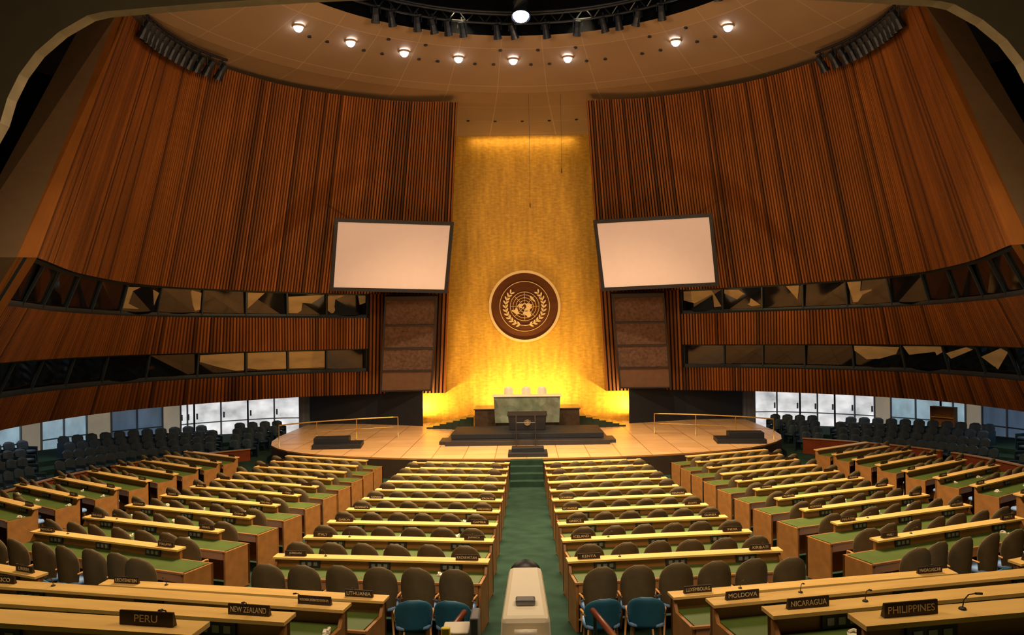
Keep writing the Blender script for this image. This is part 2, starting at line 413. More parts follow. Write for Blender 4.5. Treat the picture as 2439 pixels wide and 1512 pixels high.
# small eyeball sockets
mb=MB(); lathe(mb,[(.07,.03),(.08,-.03),(.045,-.04),(.04,.02)],n=14); sock=mb.mesh('ceiling_socket',[m_frame])
for r,angs in ((10.6,[j*4.2+2.1 for j in range(-12,12)]),(17.0,[-9,-4.5,0,4.5,9]),(9.7,[j*9+4 for j in range(-5,5)])):
    for d in angs:
        if r<17 and abs(((d+1.9)/12.6)-round((d+1.9)/12.6))<.12: continue
        a=math.radians(90-d); o=bpy.data.objects.new('ceiling_socket',sock); COL.objects.link(o)
        o.location=(r*math.cos(a),24+r*math.sin(a),ceilz(r)-.01)
        tag(o,'small dark round fitting set in the plaster ceiling','ceiling fitting','small fittings in the dome')
# stage lamps
def lampmesh():
    mb=MB(); mb.tube([(0,0,0),(0,0,-.12)],.03,6); mb.tube([(-.17,0,-.12),(.17,0,-.12)],.025,6)
    mb.tube([(-.17,0,-.12),(-.17,0,-.4)],.02,5); mb.tube([(.17,0,-.12),(.17,0,-.4)],.02,5)
    mb.tube([(0,-.1,-.22),(0,.05,-.4),(0,.18,-.62)],.11,12,r2=.14); mb.tube([(0,.17,-.6),(0,.22,-.68)],.16,12,r2=.17)
    return mb
lm=lampmesh().mesh('stage_light',[m_lampblue],smooth=False)
def stagelamp(x,y,z,rz,s=1.,grp='stage lights around the ceiling opening'):
    o=bpy.data.objects.new('stage_light',lm); COL.objects.link(o); o.location=(x,y,z); o.rotation_euler=(0,0,rz); o.scale=(s,s,s)
    tag(o,'dark stage spotlight hanging on a yoke','spotlight',grp)
for X in (-7.4,-5.35,-4.85,-3.95,-3.4,-2.85,-2.3,-.95,-.35,.95,2.2,3.15,3.7,4.4,5.2,6.9):
    y=24+math.sqrt(8.5**2-X*X); stagelamp(X,y,17.75,random.uniform(-.6,.6),1.)
for sg in (-1,1):
    for k in range(13):
        t=.53+.43*k/12; p=mir(wallp(t,15.75,.5),sg); stagelamp(p[0],p[1],15.9,-sg*1.3,1.1,'stage lights along the top of the slatted wall')
    mb=MB(); mb.tube([mir(wallp(.52+.45*k/20,15.88,.5),sg) for k in range(21)],.05,6); tag(mb.obj('lamp_rail',[m_lampblue]),'dark curved pipe carrying stage lights above the slats','lamp rail')
e=empty('spotlight_fixture',(0.0,31.3,17.45)); mb=MB(); mb.tube([(0,0,.5),(0,0,.15),(0,-.1,-.1)],.3,16,r2=.36); mb.tube([(0,0,.5),(0,0,4.5)],.03,6); mb.obj('housing',[m_lampblue],parent=e)
mb=MB(); lathe(mb,[(.3,-.02),(.2,-.16),(.02,-.22)]); o=mb.obj('lens',[m_biglamp],parent=e,smooth=True); o.location=(0,-.14,-.08)
tag(e,'large brilliant white spotlight inside the ceiling opening','spotlight')

# portal in front of the hall
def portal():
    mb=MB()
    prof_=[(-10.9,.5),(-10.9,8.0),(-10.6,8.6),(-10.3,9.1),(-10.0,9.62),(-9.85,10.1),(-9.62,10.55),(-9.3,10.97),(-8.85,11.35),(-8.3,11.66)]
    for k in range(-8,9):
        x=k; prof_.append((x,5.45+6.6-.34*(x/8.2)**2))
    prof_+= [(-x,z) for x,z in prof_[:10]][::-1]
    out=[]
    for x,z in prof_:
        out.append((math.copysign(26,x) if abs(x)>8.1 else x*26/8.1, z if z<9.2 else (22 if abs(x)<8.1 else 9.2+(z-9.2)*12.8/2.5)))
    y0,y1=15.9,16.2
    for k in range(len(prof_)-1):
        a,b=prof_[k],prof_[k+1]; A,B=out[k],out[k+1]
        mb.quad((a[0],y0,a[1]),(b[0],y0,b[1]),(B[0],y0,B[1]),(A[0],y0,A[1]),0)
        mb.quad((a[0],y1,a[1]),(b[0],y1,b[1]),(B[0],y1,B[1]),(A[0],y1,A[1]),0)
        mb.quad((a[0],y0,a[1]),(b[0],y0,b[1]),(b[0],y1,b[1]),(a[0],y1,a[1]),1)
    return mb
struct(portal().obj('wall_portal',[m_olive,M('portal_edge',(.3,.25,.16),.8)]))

# ------------------------------------------------------------------ floor
def floorz(rho):
    if rho<3.4: return 3.28 if rho>1.7 else 3.76
    if rho<5.1: return 2.80
    if rho<6.75: return 2.32
    if rho<8.45: return 1.85
    if rho<10.2: return 1.36
    if rho<12.9: return 1.14-.16*(rho-10.2)/2.7
    i=(rho-12.9)/1.8
    if i>9.1: return 0.
    return max(0,.98-.14*i+.0034*i*i)
mb=MB(); rh=[(-14,3.76),(1.7,3.76),(1.7,3.28),(3.4,3.28),(3.4,2.8),(5.1,2.8),(5.1,2.32),(6.75,2.32),(6.75,1.85),(8.45,1.85),(8.45,1.36),(10.2,1.36),(10.2,1.14),(12.9,.98)]
rh+=[(12.9+.9*k,floorz(12.9+.9*k)) for k in range(1,19)]+[(49,0)]
xs=[-25+k for k in range(51)]
for (r0,z0),(r1,z1) in zip(rh,rh[1:]):
    for a,b in zip(xs,xs[1:]):
        f=lambda x,r:r+.03*x*x
        mb.quad((a,f(a,r0),z0),(b,f(b,r0),z0),(b,f(b,r1),z1),(a,f(a,r1),z1))
struct(mb.obj('floor',[m_carpet]))
# stage
half=[(0,31.1),(1.5,31.12),(3,31.25),(4.4,31.5),(5.6,31.8),(6.9,32.2),(8,32.7),(9,33.3),(9.8,34.0),(10.5,34.9),(11,35.8),(11.4,37.2),(11.6,39),(11.6,44.5)]
st=[(-x,y) for x,y in half[::-1]]+half[1:]
mb=MB(); mb.poly([(x,y,.8) for x,y in st],0)
for a,b in zip(st,st[1:]):
    mb.quad((a[0],a[1],-.05),(b[0],b[1],-.05),(b[0],b[1],.74),(a[0],a[1],.74),1)
    mb.quad((a[0],a[1],.74),(b[0],b[1],.74),(b[0],b[1],.8),(a[0],a[1],.8),2)
struct(mb.obj('floor_stage',[m_stage,m_stageface,m_deskwood]))
mb=MB()
pr=[(-.6,29.55,0),(-.6,29.55,.2),(-.6,29.95,.2),(-.6,29.95,.4),(-.6,30.35,.4),(-.6,30.35,.6),(-.6,30.75,.6),(-.6,30.75,.78),(-.6,31.09,.78),(-.6,31.09,0)]
mb.prism(pr,(1.2,0,0))
tag(mb.obj('stage_steps',[m_carpet],fix=True),'dark green carpeted steps rising from the aisle to the stage','steps')

# ------------------------------------------------------------------ chairs
def shell(mb,w,z0,z1,th,curve,lean,yb,mat=0,nu=8,nv=9,bot=.86,pw=2.6,st_=.45):
    i0=len(mb.v)
    for side in (0,1):
        for j in range(nv+1):
            v=j/nv*.985; z=z0+(z1-z0)*j/nv
            hw=w*(bot+(1-bot)*min(1,v/.45))*max(.0,(1-max(0,(v-st_)/(1-st_))**pw))**.5
            for i in range(nu+1):
                u=-1+2*i/nu; x=u*hw
                edge=.35 if (i in(0,nu) or j==nv) else 1
                y=yb-lean*v+curve*(x/w)**2+(th*.5*edge if side else -th*.5*edge)
                mb.v.append((x,y,z))
    S=(nv+1)*(nu+1); W=nu+1
    for j in range(nv):
        for i in range(nu):
            a=i0+j*W+i; mb.face((a,a+1,a+W+1,a+W),mat); b=a+S; mb.face((b,b+W,b+W+1,b+1),mat)
    ring=[i0+i for i in range(nu+1)]+[i0+j*W+nu for j in range(1,nv+1)]+[i0+nv*W+i for i in range(nu-1,-1,-1)]+[i0+j*W for j in range(nv-1,0,-1)]
    for a,b in zip(ring,ring[1:]+ring[:1]): mb.face((a,a+S,b+S,b),mat)
def cushion(mb,w,d,z0,z1,y0,mat=0):
    n=20; i0=len(mb.v); rings=[(.9,z0),(1,z0+.02),(1,z1-.025),(.92,z1),(.5,z1+.012)]
    for s_,z in rings:
        for k in range(n):
            a=2*math.pi*k/n; ca,sa=math.cos(a),math.sin(a)
            x=math.copysign(abs(ca)**.55,ca)*w*s_; y=math.copysign(abs(sa)**.55,sa)*d*s_
            mb.v.append((x,y0+y,z))
    for j in range(len(rings)-1):
        for k in range(n):
            b=(k+1)%n; mb.face((i0+j*n+k,i0+j*n+b,i0+(j+1)*n+b,i0+(j+1)*n+k),mat)
    mb.face(range(i0+n-1,i0-1,-1),mat); mb.face(range(i0+4*n,i0+5*n),mat)
def chair_parts(hb=1.08):
    back=MB(); shell(back,.26,.40,hb,.055,.12,.07,-.2)
    seat=MB(); cushion(seat,.25,.24,.40,.48,.03)
    legs=[]
    for x,y in ((-.2,-.17),(.2,-.17),(-.2,.2),(.2,.2)):
        l=MB(); l.tube([(x*.88,y*.88,.405),(x*1.05,y*1.1,0)],.022,7,r2=.013); legs.append(l)
    arms=[]
    for s_ in (-1,1):
        a=MB(); a.tube([(s_*.24,-.14,.6),(s_*.265,-.02,.62),(s_*.26,.07,.61),(s_*.245,.1,.45)],.017,7); arms.append(a)
    return back,seat,legs,arms
def build_chair_kind(mback,mseat,hb=1.08):
    back,seat,legs,arms=chair_parts(hb)
    root=bpy.data.objects.new('delegate_chair',None); root.empty_display_size=.1
    kids=[]
    for nm,mbx,mt,sm in [('backrest',back,mback,True),('seat',seat,mseat,True)]+[('leg',l,m_leg,True) for l in legs]+[('armrest',a,m_leg,True) for a in arms]:
        kids.append(bpy.data.objects.new(nm,mbx.mesh(nm,[mt],smooth=sm)))
    one=MB(); one.add(back,Matrix(),0); one.add(seat,Matrix(),1)
    for l in legs: one.add(l,Matrix(),2)
    return root,kids,one,one.mesh('delegate_chair',[mback,mseat,m_leg],smooth=True)
CH=build_chair_kind(m_chair,m_blueseat)
CHT=build_chair_kind(m_teal,m_blueseat,.84)
chairs=[]   # (x,y,z,rz)
def place(K,x,y,z,rz,detail,label,grp):
    if detail: o=dup(K[0],K[1],(x,y,z),rz)
    else:
        o=bpy.data.objects.new('delegate_chair',K[3]); COL.objects.link(o); o.location=(x,y,z); o.rotation_euler=(0,0,rz)
    tag(o,label,'chair',grp); return o

# ------------------------------------------------------------------ desks
deskcache={}
mb=MB(); mb.box(-.17,.17,-.058,-.0305,.775,.9)
for j in (-1,0,1): mb.box(j*.1-.03,j*.1+.03,-.064,-.057,.80,.86,1)
panelmesh=mb.mesh('control_panel',[m_frame,m_steel])
def desk_meshes(L,el=0.,er=0.):
    # el / er: how far the table runs on past the raised ledge at its left / right end
    key=(round(L,2),el,er)
    if key in deskcache: return deskcache[key]
    h=L/2; a,c=-h-el,h+er
    b=MB(); b.box(-h,h,-.03,.02,.02,.905)
    if el or er: b.box(a if el else h,-h if el else c,-.03,.02,.02,.76)
    for x0,x1,ext in ((a,a+.04,el),(c-.04,c,er)):
        if ext: b.prism([(x0,-.6,0),(x0,.02,0),(x0,.02,.76),(x0,-.6,.735)],(x1-x0,0,0))
        else: b.prism([(x0,-.6,0),(x0,.02,0),(x0,.02,.9),(x0,-.04,.9),(x0,-.12,.76),(x0,-.6,.735)],(x1-x0,0,0))
    b.box(a+.04,c-.04,-.62,-.585,.6,.735); b.box(a-.01,c+.01,-.64,-.60,.735,.762)
    for k in (1,2):
        x=-h+L*k/3; b.box(x-.02,x+.02,-.56,-.03,.05,.7)
    s=MB(); a2,c2=a+.045,c-.045
    s.hexa([(a2,-.6,.722),(c2,-.6,.722),(c2,-.035,.735),(a2,-.035,.735),(a2,-.6,.752),(c2,-.6,.752),(c2,-.035,.768),(a2,-.035,.768)])
    l=MB(); l.hexa([(-h-.02,-.11,.905),(h+.02,-.11,.905),(h+.02,.08,.92),(-h-.02,.08,.92),(-h-.02,-.11,.935),(h+.02,-.11,.935),(h+.02,.08,.95),(-h-.02,.08,.95)])
    r=(b.mesh('body',[m_deskwood]),s.mesh('writing_surface',[m_green]),l.mesh('ledge',[m_ledge]))
    deskcache[key]=r; return r
def F(x,rho): return rho+.03*x*x
desks=[]
def add_desk(sg,a,b,rho,nseats,names=None,pull=False,grp='delegate desks',ext=0.):
    ya,yb=F(a,rho),F(b,rho)
    if sg<0: L,R=(-b,yb),(-a,ya)
    else: L,R=(a,ya),(b,yb)
    phi=math.atan2(R[1]-L[1],R[0]-L[0]); ln=math.hypot(R[0]-L[0],R[1]-L[1])
    cx,cy=(L[0]+R[0])/2,(L[1]+R[1])/2
    z=floorz(rho-.35)
    e=empty('delegate_desk',(cx,cy,z),phi)
    el,er=(0,ext) if sg<0 else (ext,0)
    for nm,me in zip(('body','writing_surface','ledge'),desk_meshes(ln,el,er)):
        o=bpy.data.objects.new(nm,me); COL.objects.link(o); o.parent=e
    if rho<20:
        for k in range(3):
            o=bpy.data.objects.new('control_panel',panelmesh); COL.objects.link(o); o.parent=e; o.location=(-ln/2+ln*(k+.5)/3,0,0)
    tag(e,'long oak delegate desk with green leather top and raised ledge','desk',grp)
    c,s=math.cos(phi),math.sin(phi)
    W=lambda lx,ly:(cx+c*lx-s*ly,cy+s*lx+c*ly)
    for k in range(nseats):
        lx=-ln/2+ln*(k+.5)/nseats; ly=-.80+random.uniform(-.04,.02); rz=phi+random.uniform(-.12,.12)
        if pull and not ext and ((sg<0 and k==nseats-1) or (sg>0 and k==0)): ly-=.25; rz+=sg*-.25; lx+=-sg*.1
        x,y=W(lx,ly); chairs.append((x,y,floorz(y-.03*x*x),rz))
    if ext:
        x,y=W(-sg*(ln/2+ext*.42),-.98); chairs.append((x,y,floorz(y-.03*x*x),phi-sg*.25+random.uniform(-.1,.1)))
    desks.append((cx,cy,z,phi,ln,rho,sg,names,nseats))
    return e
ABC=['AFGHANISTAN','ALBANIA','ALGERIA','ANGOLA','ARGENTINA','ARMENIA','AUSTRALIA','AUSTRIA','BAHAMAS','BAHRAIN','BELARUS','BELGIUM','BELIZE','BENIN','BHUTAN','BOLIVIA','BRAZIL','BULGARIA','BURUNDI','CAMEROON','CANADA','CHAD','CHILE','CHINA','COLOMBIA','CONGO','COSTA RICA','CROATIA','CUBA','CYPRUS']
cn={0:(('JORDAN','KAZAKHSTAN'),('KENYA','KIRIBATI')),1:(('ITALY','JAMAICA'),('ICELAND','INDIA')),2:(('GABON','GAMBIA'),('GREECE','GUINEA')),3:(('DOMINICA','DOMINICAN REPUBLIC'),('ECUADOR','EGYPT')),4:(('CONGO','CROATIA'),('CZECH REPUBLIC','DENMARK'))}
b2={0:(('MADAGASCAR','MALAWI'),('MALI','MALTA')),1:(('IRELAND','ISRAEL'),('MALAYSIA','MALDIVES')),2:(('GERMANY','GHANA'),('NORWAY','OMAN')),3:(('FRANCE','FINLAND'),('MONACO','NAMIBIA'))}
pick=lambda: (random.choice(ABC),random.choice(ABC))
for i in range(10):
    rho=12.9+1.8*i
    for sg in (-1,1):
        j=0 if sg<0 else 1
        add_desk(sg,.62,4.05,rho,6,cn[i][j] if i in cn else pick())
        add_desk(sg,5.8,9.1,rho,6,b2[i][j] if i in b2 else pick(),pull=True,ext=.68)
        if 1<=i<=8: add_desk(sg,10.7,13.4,rho,5,pick(),pull=True)
near=[(9.9,1.72,5.5,6,(('LIECHTENSTEIN','LITHUANIA'),('LUXEMBOURG','MADAGASCAR'))),
      (8.1,1.8,6.1,7,(('MEXICO','MICRONESIA (FEDERATED STATES OF)'),('MOLDOVA','MONGOLIA'))),
      (6.4,1.88,5.4,6,(('NEPAL','NEW ZEALAND'),('NICARAGUA','NIGERIA'))),
      (4.8,1.95,4.6,4,(('PARAGUAY','PERU'),('PHILIPPINES','POLAND')))]
for rho,a,b,n_,nm in near:
    for sg in (-1,1): add_desk(sg,a,b,rho,n_,nm[0 if sg<0 else 1])
for sg in (-1,1): add_desk(sg,6.55,9.7,9.9,5,('PAPUA NEW GUINEA','LIBERIA') if sg<0 else ('MALAWI','MALAYSIA'))

chairs.sort(key=lambda c:math.hypot(c[0],c[1]))
for k,(x,y,z,rz) in enumerate(chairs[:298]):
    place(CH,x,y,z,rz,math.hypot(x,y)<17.5,'high-backed olive-brown upholstered chair with pale blue seat at a delegate desk','brown delegate chairs')
mb=MB()
for x,y,z,rz in chairs[298:]: mb.add(CH[2],Matrix.Translation((x,y,z))@Matrix.Rotation(rz,4,'Z'))
o=mb.obj('delegate_chairs',[m_chair,m_blueseat,m_leg],smooth=True); o['kind']='stuff'; tag(o,'olive-brown upholstered chairs in the rows closest to the stage','chairs')
# teal chairs in the cross aisle
tl=[(-1.57,11.35,.12),(-1.0,11.3,-.18),(.98,11.3,.15),(1.6,11.35,-.1),(-6.7,12.3,-.35),(-6.15,12.1,-.3),(-3.6,11.2,.1),(-3.0,11.1,.1),(6.3,12.1,.3),(6.9,12.4,.4),(3.9,11.2,-.1),(-7.3,12.6,-.3)]
for x,y,rz in tl:
    place(CHT,x,y,floorz(y-.03*x*x),rz,True,'teal-blue upholstered side chair standing on the green carpet','teal side chairs')

# name plates, microphones, earphones
_tc={}
def textmesh(s,W_,H_):
    key=(s,W_)
    if key in _tc: return _tc[key]
    cu=bpy.data.curves.new('txt','FONT'); cu.body=s; cu.size=1; cu.align_x='CENTER'; cu.align_y='CENTER'; cu.extrude=.02
    ob=bpy.data.objects.new('txt',cu); COL.objects.link(ob)
    dg=bpy.context.evaluated_depsgraph_get(); me=bpy.data.meshes.new_from_object(ob.evaluated_get(dg))
    xs_=[v.co.x for v in me.vertices]; ys=[v.co.y for v in me.vertices]
    w=max(xs_)-min(xs_); h=max(ys)-min(ys); cx=(max(xs_)+min(xs_))/2; cy=(max(ys)+min(ys))/2
    sy=H_/h; sx=min(sy*1.15,W_/w)
    if sx<sy*.55: sy=sx/.55
    for v in me.vertices:
        x,y,z=v.co; v.co=((x-cx)*sx,-z*.05,(y-cy)*sy)
    bpy.data.objects.remove(ob); bpy.data.curves.remove(cu)
    me.materials.clear(); me.materials.append(m_letter); me.name='lettering'
    _tc[key]=me; return me
mb=MB(); mb.prism([(-.178,-.012,0),(-.178,.03,0),(-.178,.004,.085),(-.178,-.01,.085)],(.356,0,0)); plate=mb.mesh('board',[m_platebrown])
mb=MB(); lathe(mb,[(.0,0),(.025,0),(.02,.012),(.006,.015)],n=12); mb.tube([(0,0,.01),(0,-.01,.06),(0,-.04,.10),(0,-.09,.12)],.004,6); mb.tube([(0,-.08,.117),(0,-.12,.125)],.008,8)
mic=mb.mesh('microphone',[m_frame],smooth=True)
mb=MB(); 
mb.box(-.05,.05,-.035,.035,0,.022); mb.tube([(-.04,.01,.03),(0,.03,.045),(.045,.01,.03)],.012,7); mb.tube([(.05,0,.012),(.09,-.03,.012),(.1,.03,.012)],.006,6)
ear=mb.mesh('earphone',[m_white],smooth=False)
for cx,cy,z,phi,ln,rho,sg,names,ns in desks:
    c,s=math.cos(phi),math.sin(phi); W=lambda lx,ly:(cx+c*lx-s*ly,cy+s*lx+c*ly)
    if names:
        lay=((-ln/2+.33,names[0]),(ln/2-.33,names[1]))
        for lx,nm in lay:
            if rho>22 and random.random()<.35: continue
            x,y=W(lx,-.02); e=empty('name_plate',(x,y,z+.943),phi)
            o=bpy.data.objects.new('board',plate); COL.objects.link(o); o.parent=e
            if rho<21:
                t=bpy.data.objects.new('lettering',textmesh(nm,.31,.042)); COL.objects.link(t); t.parent=e; t.location=(0,-.0135,.043)
                lb='brown country name plate reading %s on a desk ledge'%(nm if len(nm.split())<4 else 'MICRONESIA')
                tag(e,lb,'name plate','country name plates')
            else: tag(e,'small dark brown country name plate on a desk ledge','name plate','country name plates')
    if rho<15:
        for k in (0,2):
            x,y=W(-ln/2+ln*(k+.5)/3+.25,-.0); o=bpy.data.objects.new('microphone',mic); COL.objects.link(o); o.location=(x,y,z+.943); o.rotation_euler=(0,0,phi+random.uniform(-.5,.5)); tag(o,'thin black gooseneck microphone on a desk ledge','microphone','desk microphones')
    if rho<19:
        for k in range(0,ns,2):
            x,y=W(-ln/2+ln*(k+.5)/ns+random.uniform(.15,.3),-.3+random.uniform(-.1,.1)); o=bpy.data.objects.new('earphone',ear); COL.objects.link(o); o.location=(x,y,z+.762); o.rotation_euler=(0,0,random.uniform(-2,2)); tag(o,'small off-white earphone set on a green desk top','earphone','earphones on desks')

# ------------------------------------------------------------------ galleries with navy seats
gO=Curve([(-12.3,42.3),(-14.4,40.2),(-17,36.9),(-18.7,33.3),(-19.4,29),(-19.2,24),(-18.5,19)])
def gz(k,y): return .02+.19*k+.04*(37-y)
s1=MB(); shell(s1,.27,.32,.84,.08,.05,.08,-.18,bot=.97,pw=3,st_=.72,nu=6,nv=8); cushion(s1,.24,.22,.38,.47,.05)
for x_ in (-.28,.28): s1.box(x_-.02,x_+.02,-.2,.22,0,.58)
navy=s1.mesh('gallery_seat',[m_navy],smooth=False)
NS=0
for sg in (-1,1):
    mb=MB()
    M_=44
    for k in range(4):
        off0=(3-k)*.98-.55; off1=off0+.98
        for j in range(M_):
            a,b=j/M_,(j+1)/M_
            pa,pb,na,nb=gO.P(a),gO.P(b),gO.N(a),gO.N(b)
            q=lambda p,n_,o_,z:(p.x+n_.x*o_,p.y+n_.y*o_,z)
            za,zb=gz(k,pa.y),gz(k,pb.y)
            o_0=off0 if k<3 else -4.5
            pts=[q(pa,na,o_0,za),q(pb,nb,o_0,zb),q(pb,nb,off1,zb),q(pa,na,off1,za)]
            mb.quad(*[mir(p,sg) for p in pts])
            dz=.19 if k else .6
            pts=[q(pa,na,off1,za),q(pb,nb,off1,zb),q(pb,nb,off1,zb-dz),q(pa,na,off1,za-dz)]
            mb.quad(*[mir(p,sg) for p in pts])
    struct(mb.obj('floor_gallery_%s'%('left' if sg<0 else 'right'),[m_carpet]))
    for k in range(4):
        off=(3-k)*.98; L_=0; step=.64
        n_=int(gO.len/step)
        for j in range(n_):
            t=(j+.5)/n_; p=gO.P(t)+gO.N(t)*off; d=abs(p.x)/p.y
            if d>.66 or .352<d<.375 or .558<d<.59 : continue
            if p.y>32.5 and abs(p.x)<12.25: continue
            if abs(p.x)<14.3 and p.y-.03*p.x*p.x<28: continue
            nn=gO.N(t); hd=math.atan2(nn.y,nn.x)-math.pi/2
            x=p.x*-sg; rz=hd if sg<0 else -hd
            o=bpy.data.objects.new('gallery_seat',navy); COL.objects.link(o); o.location=(x,p.y,gz(k,p.y)); o.rotation_euler=(0,0,rz); NS+=1
            tag(o,'navy blue upholstered seat in a side gallery row','seat','navy gallery seats')
    # mahogany partitions
    for d0,d1 in ((.33,.40),(.41,.50),(.51,.60),(.61,.68)):
        mb=MB(); ts=[t/200 for t in range(201) if d0<=abs((gO.P(t/200)+gO.N(t/200)*3.75).x)/(gO.P(t/200)+gO.N(t/200)*3.75).y<=d1 and abs((gO.P(t/200)+gO.N(t/200)*3.75).x)>11.9]
        if len(ts)<3: continue
        for a,b in zip(ts,ts[1:]):
            A=gO.P(a)+gO.N(a)*3.75; B=gO.P(b)+gO.N(b)*3.75; A2=gO.P(a)+gO.N(a)*3.67; B2=gO.P(b)+gO.N(b)*3.67
            up=.45 if sg<0 else .62
            za,zb=gz(0,A.y)+up,gz(0,B.y)+up
            mb.hexa([mir(p,sg) for p in ((A.x,A.y,-.02),(B.x,B.y,-.02),(B2.x,B2.y,-.02),(A2.x,A2.y,-.02),(A.x,A.y,za),(B.x,B.y,zb),(B2.x,B2.y,zb),(A2.x,A2.y,za))],0)
            n1=gO.N(a)*.04
            mb.hexa([mir(p,sg) for p in ((A.x+n1.x,A.y+n1.y,za),(B.x+n1.x,B.y+n1.y,zb),(B2.x-n1.x,B2.y-n1.y,zb),(A2.x-n1.x,A2.y-n1.y,za),(A.x+n1.x,A.y+n1.y,za+.04),(B.x+n1.x,B.y+n1.y,zb+.04),(B2.x-n1.x,B2.y-n1.y,zb+.04),(A2.x-n1.x,A2.y-n1.y,za+.04))],1)
        tag(mb.obj('gallery_partition',[m_redwood,m_deskwood],fix=True),'low curved mahogany partition in front of the side gallery seats','partition','gallery partitions')
print('gallery seats',NS)
# gallery back wall
gW=Curve([(-11.5,44.8),(-14.0,44.6),(-17.5,42),(-20.8,37),(-22.2,30),(-22,20)])
def dirt(d):
    for k in range(2001):
        p=gW.P(k/2000)
        if abs(p.x)/p.y>=d: return k/2000
    return 1
pan={-1:[(.256,.272,'curtain'),(.272,.335,'day'),(.335,.40,'day'),(.40,.416,'day'),(.416,.438,'col'),(.438,.50,'blue'),(.50,.53,'col'),(.53,.585,'pale'),(.585,.61,'col'),(.61,.70,'pale')],
     1:[(.256,.275,'curtain'),(.275,.33,'day'),(.33,.372,'day'),(.372,.42,'day'),(.42,.44,'col'),(.44,.50,'pale'),(.50,.53,'pale'),(.53,.55,'col'),(.55,.61,'blue'),(.61,.70,'pale')]}
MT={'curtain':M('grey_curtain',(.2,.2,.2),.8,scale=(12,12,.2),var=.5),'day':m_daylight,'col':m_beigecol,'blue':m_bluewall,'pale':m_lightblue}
dn=0
for sg in (-1,1):
    base=MB()
    for d0,d1,kind in pan[sg]:
        a,b=dirt(d0),dirt(d1)
        if b<=a: continue
        mb=MB(); n_=6
        for j in range(n_):
            A=gW.P(a+(b-a)*j/n_); B=gW.P(a+(b-a)*(j+1)/n_)
            mb.quad(mir((A.x,A.y,.2),sg),mir((B.x,B.y,.2),sg),mir((B.x,B.y,3.1),sg),mir((A.x,A.y,3.1),sg))
        wn+=1
        struct(mb.obj(('window_%d' if kind in('day','pale') else 'wall_panel_%d')%wn,[MT[kind]]))
        if kind in ('day','pale','blue'):
            mm=MB(); nd=max(2,int((b-a)*gW.len/1.05))
            for j in range(nd+1):
                t=a+(b-a)*j/nd; A=gW.P(t)+gW.N(t)*.06
                x,y,_=mir((A.x,A.y,0),sg); w=.035
                mm.box(x-w,x+w,y-w,y+w,.3,2.75)
            for j in range(n_):
                t0=a+(b-a)*j/n_; t1=a+(b-a)*(j+1)/n_
                A=gW.P(t0)+gW.N(t0)*.06; B=gW.P(t1)+gW.N(t1)*.06
                for zz in (2.35,1.1): mm.tube([mir((A.x,A.y,zz),sg),mir((B.x,B.y,zz),sg)],.03,4)
            if kind=='day':
                for j in range(nd):
                    t=a+(b-a)*(j+.9)/nd; A=gW.P(t)+gW.N(t)*.1; x,y,_=mir((A.x,A.y,0),sg); mm.box(x-.04,x+.04,y-.02,y+.02,1.3,1.6)
            dn+=1; struct(mm.obj('door_%d'%dn,[m_steel]))
# open wooden rack by the gallery windows
e=empty('magazine_rack',(18.6,37.0,gz(3,37.0)+.001),-1.0)
mb=MB(); mb.box(-.55,-.51,-.15,.15,0,1.35); mb.box(.51,.55,-.15,.15,0,1.35); mb.box(-.51,.51,.12,.15,0,1.35); mb.box(-.55,.55,-.16,.16,1.35,1.39); mb.obj('frame',[m_deskwood],parent=e)
for z_ in (.1,.5,.9):
    mb=MB(); mb.box(-.505,.505,-.15,.115,z_,z_+.03); mb.obj('shelf',[m_ledge],parent=e)
tag(e,'open orange-brown wooden rack behind the gallery seats','rack')
